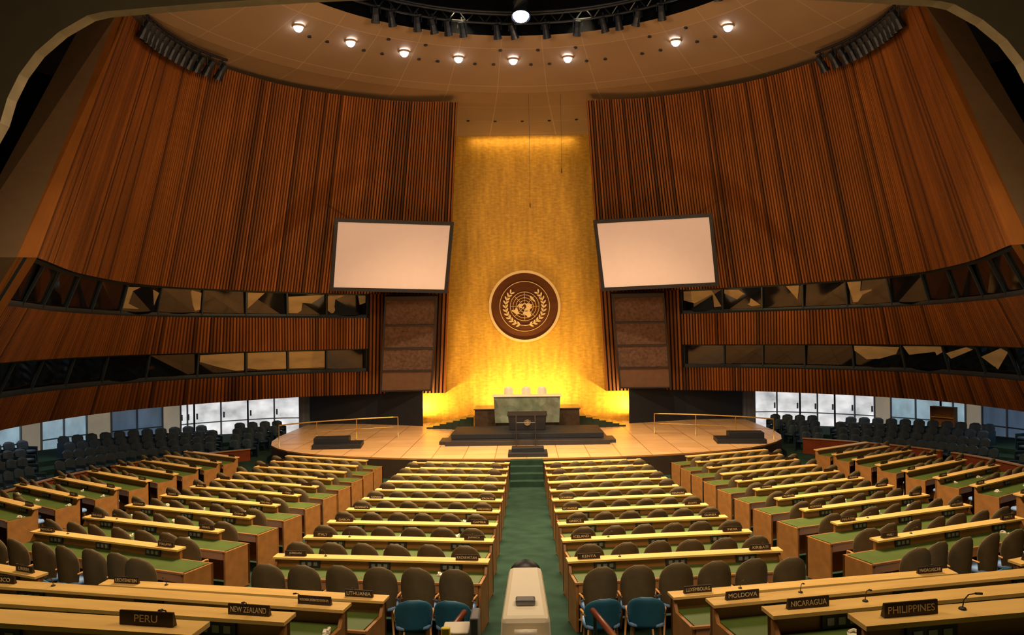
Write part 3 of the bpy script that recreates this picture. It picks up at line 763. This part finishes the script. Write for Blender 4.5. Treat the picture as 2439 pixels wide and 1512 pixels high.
# ------------------------------------------------------------------ emblem
def emblem(parent,R):
    # local: x right, z up, facing -y
    def ringmb(r0,r1,y0,y1,n=72):
        mb=MB()
        for k in range(n):
            a,b=2*math.pi*k/n,2*math.pi*(k+1)/n
            P=lambda r,t,y:(r*math.cos(t),y,r*math.sin(t))
            mb.quad(P(r0,a,y0),P(r0,b,y0),P(r1,b,y0),P(r1,a,y0)); mb.quad(P(r1,a,y0),P(r1,b,y0),P(r1,b,y1),P(r1,a,y1)); mb.quad(P(r0,a,y0),P(r0,b,y0),P(r0,b,y1),P(r0,a,y1))
        return mb
    d=MB(); n=72; pts=[(R*.96*math.cos(2*math.pi*k/n),-.05,R*.96*math.sin(2*math.pi*k/n)) for k in range(n)]; d.prism(pts,(0,.05,0))
    d.obj('disc',[m_embwood],parent=parent,fix=True)
    ringmb(R*.93,R*1.0,-.12,0).obj('rim',[m_embgold],parent=parent,fix=True)
    ringmb(R*.685,R*.70,-.07,-.04).obj('inner_circle',[m_embgold],parent=parent,fix=True)
    mp=MB(); mr=R*.40
    for q in (.2,.4,.6,.8,1.0): mp.add(ringmb(mr*q-R*.006,mr*q+R*.006,-.07,-.04),Matrix())
    for k in range(8):
        a=math.pi*k/4; c,s=math.cos(a),math.sin(a); w=R*.005
        mp.quad((c*mr*.2-s*w,-.07,s*mr*.2+c*w),(c*mr-s*w,-.07,s*mr+c*w),(c*mr+s*w,-.07,s*mr-c*w),(c*mr*.2+s*w,-.07,s*mr*.2-c*w))
    LD=[[(70,-160),(71,-128),(68,-110),(70,-95),(62,-94),(58,-93),(52,-80),(60,-77),(60,-65),(52,-56),(46,-64),(41,-70),(30,-81),(25,-80),(30,-90),(26,-97),(18,-95),(21,-87),(15,-84),(8,-78),(8,-82),(16,-97),(23,-110),(34,-120),(48,-125),(58,-137),(60,-150),(56,-160),(65,-167)],
        [(11,-74),(10,-62),(5,-52),(-5,-35),(-13,-39),(-23,-42),(-34,-54),(-40,-62),(-52,-69),(-54,-72),(-45,-75),(-30,-72),(-18,-71),(-5,-81),(2,-79),(8,-77)],
        [(36,-6),(37,10),(31,20),(31,32),(12,43),(11,51),(-5,39),(-15,40),(-25,35),(-34,25),(-34,18),(-18,12),(0,9),(5,2),(5,-8),(15,-17),(28,-12)],
        [(36,-9),(43,-9),(48,-4),(53,7),(57,10),(58,6),(64,11),(71,26),(68,45),(70,60),(73,80),(77,104),(72,130),(70,160),(66,188),(60,165),(52,158),(60,155),(54,137),(42,131),(35,127),(39,120),(30,121),(21,108),(9,105),(14,100),(2,103),(16,95),(22,90),(8,78),(20,72),(25,62),(27,52),(24,57),(13,45),(28,34),(36,36),(37,28),(45,35),(47,38),(41,27),(37,22),(45,14),(38,16),(44,9),(41,1)],
        [(83,-35),(78,-20),(70,-23),(60,-44),(69,-53),(77,-70)],
        [(-12,132),(-11,142),(-25,153),(-37,150),(-38,141),(-32,130),(-34,117),(-22,114)]]
    for L_ in LD:
        pts=[]
        for la,lo in L_:
            r=(90-la)/150*mr; t=math.radians(lo); pts.append((r*math.sin(t),-.085,-r*math.cos(t)))
        mp.poly(pts); 
    mp.obj('world_map',[m_embgold],parent=parent)
    lv=MB()
    for sg in (-1,1):
        path=[]
        for k in range(25):
            a=math.radians(-90+sg*(-12)+0)+ (sg*math.radians(140)*k/24); path.append((R*.53*math.cos(a),-.08,R*.53*math.sin(a)))
        lv.tube(path,R*.008,5)
        for k in range(11):
            a=math.radians(-90)+sg*math.radians(14+118*k/10); bx,bz=R*.53*math.cos(a),R*.53*math.sin(a)
            tang=a+sg*math.pi/2
            for s2 in (-1,1):
                dd=tang-sg*s2*.6; L2=R*.13; w=R*.024
                ux,uz=math.cos(dd),math.sin(dd); vx,vz=-uz,ux
                pts=[]
                for f,g in ((0,0),(.3,.8),(.6,1),(.85,.6),(1,0),(.85,-.6),(.6,-1),(.3,-.8)): pts.append((bx+ux*L2*f+vx*w*g,-.09,bz+uz*L2*f+vz*w*g))
                lv.poly(pts)
    lv.obj('olive_branches',[m_embgold],parent=parent)
e=empty('wall_emblem',(0.0,43.97,6.92)); emblem(e,1.9)
tag(e,'round walnut emblem, gilt world map between olive branches','emblem')

# ------------------------------------------------------------------ screens and speakers
def slab(corners,th,inset=0.):
    c=[Vector(p) for p in corners]; n=(c[1]-c[0]).cross(c[3]-c[0]).normalized()
    if n.y<0: n=-n
    return c,n
def bil(c,u,v): return c[0].lerp(c[1],u).lerp(c[3].lerp(c[2],u),v)   # TL TR BR BL
for sg in (-1,1):
    c=[Vector(mir(p,sg)) for p in ((-8.53,37.5,10.8),(-3.3,39.3,10.8),(-3.7,39.8,7.46),(-8.92,38.0,7.55))]
    _,n=slab(c,.1)
    org=bil(c,.5,1); e=empty('projection_screen',org)
    def rect(mb,u0,u1,v0,v1,f,b,mat=0):
        q=[bil(c,u0,v0),bil(c,u1,v0),bil(c,u1,v1),bil(c,u0,v1)]
        mb.hexa([p-org+n*f for p in q]+[p-org+n*b for p in q],mat)
    mb=MB(); rect(mb,.03,.97,.05,.95,0,.06); mb.obj('screen_panel',[m_screen],parent=e,fix=True)
    mb=MB(); rect(mb,0,.03,0,1,-.05,.12); rect(mb,.97,1,0,1,-.05,.12); rect(mb,.03,.97,0,.05,-.05,.12); rect(mb,.03,.97,.95,1,-.05,.12); rect(mb,.03,.97,.05,.95,.07,.12)
    for u in (.2,.8):
        p=bil(c,u,.1)-org; mb.tube([p+n*.1,p+n*1.2+Vector((0,0,.1))],.05,6)
    mb.obj('frame',[m_frame],parent=e,fix=True)
    tag(e,'large blank pinkish-white projection screen in a dark frame','projection screen')
    c=[Vector(mir(p,sg)) for p in ((-6.87,40.9,7.4),(-4.3,41.1,7.4),(-4.8,42.6,2.62),(-7.45,42.4,2.62))]
    _,n=slab(c,.1); org=bil(c,.5,1); e=empty('speaker_cabinet',org)
    vs=[.0,.30,.54,.78,1.0]
    for k in range(4):
        mb=MB(); rect(mb,.035,.965,vs[k]+(.045 if k==0 else .008),vs[k+1]-.008,0,.06); mb.obj('speaker_panel',[m_speaker if k<3 else m_speakerplain],parent=e,fix=True)
    mb=MB(); rect(mb,0,.035,0,1,-.06,.3); rect(mb,.965,1,0,1,-.06,.3); rect(mb,.035,.965,.99,1,-.06,.3); rect(mb,.035,.965,0,.04,-.06,.3); rect(mb,.035,.965,.04,.99,.07,.3)
    for k in (1,2,3): rect(mb,.035,.965,vs[k]-.008,vs[k]+.008,-.05,.06)
    mb.obj('frame',[m_frame],parent=e,fix=True)
    tag(e,'tall framed loudspeaker column with four brown cloth panels','speaker')

# ------------------------------------------------------------------ rostrum, lectern, platform
e=empty('rostrum',(0.05,40,.8))
mb=MB(); mb.box(-2.5,2.5,-.35,1.6,0,1.05); mb.box(-2.55,2.55,-.4,1.65,1.05,1.11); mb.obj('base',[m_darkmarble],parent=e,bevel=.015)
mb=MB(); mb.hexa([(-1.5,-1.05,.5),(1.5,-1.05,.5),(1.5,-.3,.5),(-1.5,-.3,.5),(-1.56,-1.15,1.72),(1.56,-1.15,1.72),(1.56,-.3,1.72),(-1.56,-.3,1.72)]); mb.obj('marble_desk_front',[m_marble],parent=e)
mb=MB(); mb.box(-1.4,1.4,-.95,-.3,0,.5); mb.obj('plinth',[m_darkmarble],parent=e)
mb=MB(); mb.box(-1.62,1.62,-1.2,-.2,1.72,1.78); mb.obj('desk_top',[m_white],parent=e,bevel=.01)
tag(e,'raised green marble rostrum desk on a dark stone base','rostrum')
wb=MB(); shell(wb,.23,.35,.95,.08,.1,-.06,.22,pw=3,st_=.65); ws=MB(); cushion(ws,.26,.25,.35,.45,-.05); wg=MB(); wg.tube([(0,0,.36),(0,0,.05)],.04,8); wg.tube([(0,0,.06),(0,0,0)],.25,10)
for x in (-.85,.02,.8):
    r=empty('presiding_chair',(x,40.75,1.91+.0)); 
    wb.obj('backrest',[m_white],parent=r,smooth=True); ws.obj('seat',[m_white],parent=r,smooth=True); wg.obj('pedestal',[m_frame],parent=r)
    tag(r,'cream leather high-backed chair behind the marble desk','chair','cream chairs on the rostrum')
# side stairs in dark green marble
for sg in (-1,1):
    mb=MB()
    for k in range(7):
        x0=2.58+k*.34; h=.62-k*.09; mb.box(min(sg*x0,sg*(x0+.34)),max(sg*x0,sg*(x0+.34)),40.6+.12*k,41.8+.2*k,.8,.8+h)
    tag(mb.obj('rostrum_stairs',[m_stairgreen]),'dark green marble stairs curving up beside the rostrum','stairs')
e=empty('speaker_platform',(0.05,36,.8))
mb=MB(); mb.box(-3.25,3.25,-.6,2.4,.21,.42); mb.obj('upper_step',[m_black],parent=e,bevel=.01)
mb=MB(); mb.box(-3.45,3.45,-1.3,2.4,0,.2); mb.box(-3.75,-3.46,-.8,.6,0,.14); mb.box(3.46,3.75,-.8,.6,0,.14); mb.obj('lower_step',[m_frame],parent=e,bevel=.01)
tag(e,'low black two-step platform in front of the rostrum','platform')
e=empty('lectern',(0.05,36.9,1.221))
mb=MB(); mb.hexa([(-.78,-.3,0),(.78,-.3,0),(.78,.3,0),(-.78,.3,0),(-.84,-.42,.62),(.84,-.42,.62),(.84,.35,.72),(-.84,.35,.72)]); mb.obj('body',[m_frame],parent=e,bevel=.02)
mb=MB(); mb.hexa([(-.88,-.45,.63),(.88,-.45,.63),(.88,.38,.73),(-.88,.38,.73),(-.88,-.45,.67),(.88,-.45,.67),(.88,.38,.77),(-.88,.38,.77)]); mb.obj('reading_top',[m_black],parent=e)
mb=MB()
for q in (.05,.09,.13):
    mb.tube([(q*math.cos(2*math.pi*k/24),0,q*math.sin(2*math.pi*k/24)) for k in range(25)],.005,5)
for k in range(4):
    a=math.pi*k/4; mb.tube([(-.13*math.cos(a),0,-.13*math.sin(a)),(.13*math.cos(a),0,.13*math.sin(a))],.004,4)
for sg in (-1,1):
    mb.tube([(.17*math.cos(math.radians(-90+sg*12*k)),0,.17*math.sin(math.radians(-90+sg*12*k))) for k in range(11)],.009,5)
o=mb.obj('seal',[m_embgold],parent=e); o.location=(0,-.40,.36); o.scale=(.8,1,.8)
tag(e,'black lectern with small gold seal on the speaker platform','lectern')
e=empty('step_block',(0.05,31.9,.8)); mb=MB(); mb.box(-.75,.75,-.55,.55,0,.15); mb.obj('lower_step',[m_black],parent=e,bevel=.01); mb=MB(); mb.box(-.62,.62,-.15,.5,.151,.3); mb.obj('upper_step',[m_black],parent=e,bevel=.01); tag(e,'small black wooden step block at the stage edge','steps')
mb=MB()
for x in (-.42,.38):
    mb.tube([(x,34.45,.8),(x,34.45,1.8),(x,35.3,2.0),(x,35.3,1.22)],.025,6)
    mb.tube([(x,34.45,1.35),(x,35.3,1.55)],.015,6)
mb.tube([(-.42,34.45,1.78),(.38,34.45,1.78)],.018,6)
tag(mb.obj('platform_railing',[m_frame]),'thin black metal railing at the platform steps','railing')
for sx,ax in ((-1,7.95),(1,9.0)):
    e=empty('side_step_block',(sx*ax,35.2,.8),-sx*.1)
    mb=MB(); mb.box(-1.0,1.0,-.9,.5,0,.18); mb.obj('lower_step',[m_black],parent=e,bevel=.01)
    mb=MB(); mb.box(-1.0,.45,-.35,.5,.181,.4); mb.obj('upper_step',[m_black],parent=e,bevel=.01)
    if sx>0: e.scale=(-1,1,1)
    tag(e,'black two-level step block on the stage floor','steps')
    rp=Curve([(-10.4,34.9),(-9.4,36.0),(-7.6,37.2),(-5.85,37.9)])
    mb=MB()
    mb.tube([mir((rp.P(k/16).x,rp.P(k/16).y,1.75),sx) for k in range(17)],.03,6); mb.tube([mir((rp.P(k/16).x,rp.P(k/16).y,1.3),sx) for k in range(17)],.01,6)
    for k in (0,.33,.66,1): p=rp.P(k); mb.tube([mir((p.x,p.y,.8),sx),mir((p.x,p.y,1.75),sx)],.02,6)
    tag(mb.obj('handrail',[m_brass],smooth=True),'slender curved brass handrail standing on the stage','handrail')
# hanging cables
for x,z0 in ((.3,11.2),(1.7,12.7)):
    mb=MB(); mb.tube([(x,36.5,z0),(x,36.5,15.97)],.007,5); mb.tube([(x,36.5,z0-.2),(x,36.5,z0)],.02,8)
    tag(mb.obj('hanging_microphone',[m_frame]),'thin black microphone cable hanging from the dome','hanging microphone')
# ------------------------------------------------------------------ studio camera
fz=floorz(5.6)
e=empty('studio_camera',(-.02,5.55,fz))
T=3.72-fz
def rbox(x0,x1,y0,y1,z0,z1,nm,mt,bv=.03,par=e):
    mb=MB(); mb.box(x0,x1,y0,y1,z0,z1); return mb.obj(nm,[mt],parent=par,bevel=bv)
mb=MB(); mb.hexa([(-.17,-.35,T-.35),(.17,-.35,T-.35),(.135,.65,T-.32),(-.135,.65,T-.32),(-.155,-.3,T-.06),(.155,-.3,T-.06),(.12,.65,T),(-.12,.65,T)])
mb.obj('body',[m_beige],parent=e,bevel=.035)
rbox(-.065,.065,-.12,-.02,T-.05,T-.01,'carry_handle',m_steel,.012)
rbox(-.16,.16,-.52,-.36,T-.36,T-.14,'viewfinder',m_beige,.03)
rbox(-.13,.13,-.56,-.5,T-.34,T-.17,'viewfinder_hood',m_steel,.01)
mb=MB(); mb.tube([(-.07,-.43,T-.12),(.07,-.43,T-.12)],.03,12); mb.obj('grip',[m_white],parent=e,smooth=True)
mb=MB(); mb.tube([(0,.65,T-.16),(0,.95,T-.16)],.11,20,r2=.13); mb.obj('lens',[m_frame],parent=e,smooth=True)
mb=MB(); mb.tube([(0,.1,T-.35),(0,.1,.25)],.07,14); 
for a in (0,120,240):
    ca,sa=math.cos(math.radians(a+90)),math.sin(math.radians(a+90)); mb.tube([(0,.1,.35),(ca*.45,.1+sa*.45,.05)],.03,8)
mb.obj('pedestal',[m_steel],parent=e)
for s_ in (-1,1):
    mb=MB(); mb.tube([(s_*.12,-.1,T-.38),(s_*.2,-.45,T-.45),(s_*.24,-.75,T-.42)],.014,8); mb.obj('pan_handle',[m_frame],parent=e,smooth=True)
tag(e,'large beige studio television camera on a pedestal in the centre aisle','television camera')
# equipment next to camera
e=empty('equipment_stand',(-.48,5.6,fz))
rbox(-.1,.08,-.1,.12,1.08,1.16,'control_box',m_white,.01,e); rbox(-.1,-.04,-.13,-.09,1.1,1.2,'yellow_knob',m_yellow,.008,e); rbox(.09,.15,-.12,.1,1.05,1.26,'side_module',m_steel,.01,e)
mb=MB(); mb.tube([(0,0,1.08),(0,0,0)],.03,8); mb.tube([(0,0,.05),(0,0,0)],.18,12); mb.obj('post',[m_steel],parent=e)
tag(e,'small equipment stand with white control box and yellow knob','equipment stand')
for sg in (-1,1):
    mb=MB(); z0=floorz(8)
    mb.tube([(sg*.62,8.0,2.78),(sg*.66,6.2,3.1+.05),(sg*.66,5.0,3.55)],.028,10)
    for y_,zt_ in ((7.9,2.79),(5.9,3.2)): mb.tube([(sg*.63,y_,floorz(y_-.01)),(sg*.63,y_,zt_)],.018,8,mat=1)
    tag(mb.obj('aisle_handrail',[m_redwood,m_steel],smooth=True),'dark varnished wooden handrail along the aisle steps','handrail')

# ------------------------------------------------------------------ lights
def aim(o,t): o.rotation_euler=(Vector(t)-Vector(o.location)).to_track_quat('-Z','Y').to_euler()
def area(loc,t,sx,sy,p,col,spread=180):
    l=bpy.data.lights.new('area','AREA'); l.shape='RECTANGLE'; l.size=sx; l.size_y=sy; l.energy=p; l.color=col; l.spread=math.radians(spread)
    o=bpy.data.objects.new('area_light',l); COL.objects.link(o); o.location=loc; aim(o,t); return o
def spot(loc,t,p,ang,col,blend=.6,r=.2):
    l=bpy.data.lights.new('spot','SPOT'); l.energy=p; l.spot_size=math.radians(ang); l.spot_blend=blend; l.color=col; l.shadow_soft_size=r
    o=bpy.data.objects.new('spot_light',l); COL.objects.link(o); o.location=loc; aim(o,t); return o
W1=(1,.74,.46); W2=(1,.62,.3)
area((0,21.5,17.7),(0,20.5,0),8,8,4300,W1,110)       # oculus downlight
area((0,17.4,13.3),(0,40,6),14,1.5,420,W1)          # added fill hidden behind portal, toward stage
for sg in (-1,1):
    area((sg*6,18,13.2),(sg*-13,36,10),3,2,760,W2)  # added fill on the slatted walls, hidden by the portal
    area((sg*4,6,10.5),(sg*2,14,1),4,3,420,W1)  # added fill for the near desks, out of view above
    spot((sg*6.2,43.55,1.2),(sg*-1.5,44.1,5.5),4800,75,(1,.66,.22),1.)
    area((sg*15.5,39.5,2.35),(sg*15.5,39.5,0),3,2,22,(.8,.9,1))  # added cool fill under the soffit for the gallery seats
    area((sg*18.5,32,2.35),(sg*18.5,32,0),3,3,25,(.8,.9,1))  # second added gallery fill, nearer the front
    spot((sg*3,27,18.5),(sg*3,36,.8),9500,60,W1,.6,.3)
    spot((sg*2.5,32,17.9),(0,44,5.5),3600,34,(1,.7,.3),1.,.4)
area((0,43.5,15.85),(0,44.1,13.8),5.5,.12,34,(1,.7,.3))
area((0,42.35,1.15),(0,44.0,4.6),4.9,.25,330,(1,.68,.26),110)   # added strip hidden behind the rostrum, for the gold wall's glow
w=bpy.data.worlds.new('World'); sc.world=w; w.use_nodes=True
w.node_tree.nodes['Background'].inputs[0].default_value=(.5,.35,.2,1); w.node_tree.nodes['Background'].inputs[1].default_value=.02

# ------------------------------------------------------------------ camera
cd=bpy.data.cameras.new('camera'); cam=bpy.data.objects.new('camera',cd); COL.objects.link(cam)
cam.location=(0,0,CZ); cam.rotation_euler=(math.pi/2,.0131,0); cd.sensor_width=36; cd.lens=29.2; cd.shift_x=-.0127; cd.shift_y=.01624; cd.clip_end=200
sc.camera=cam
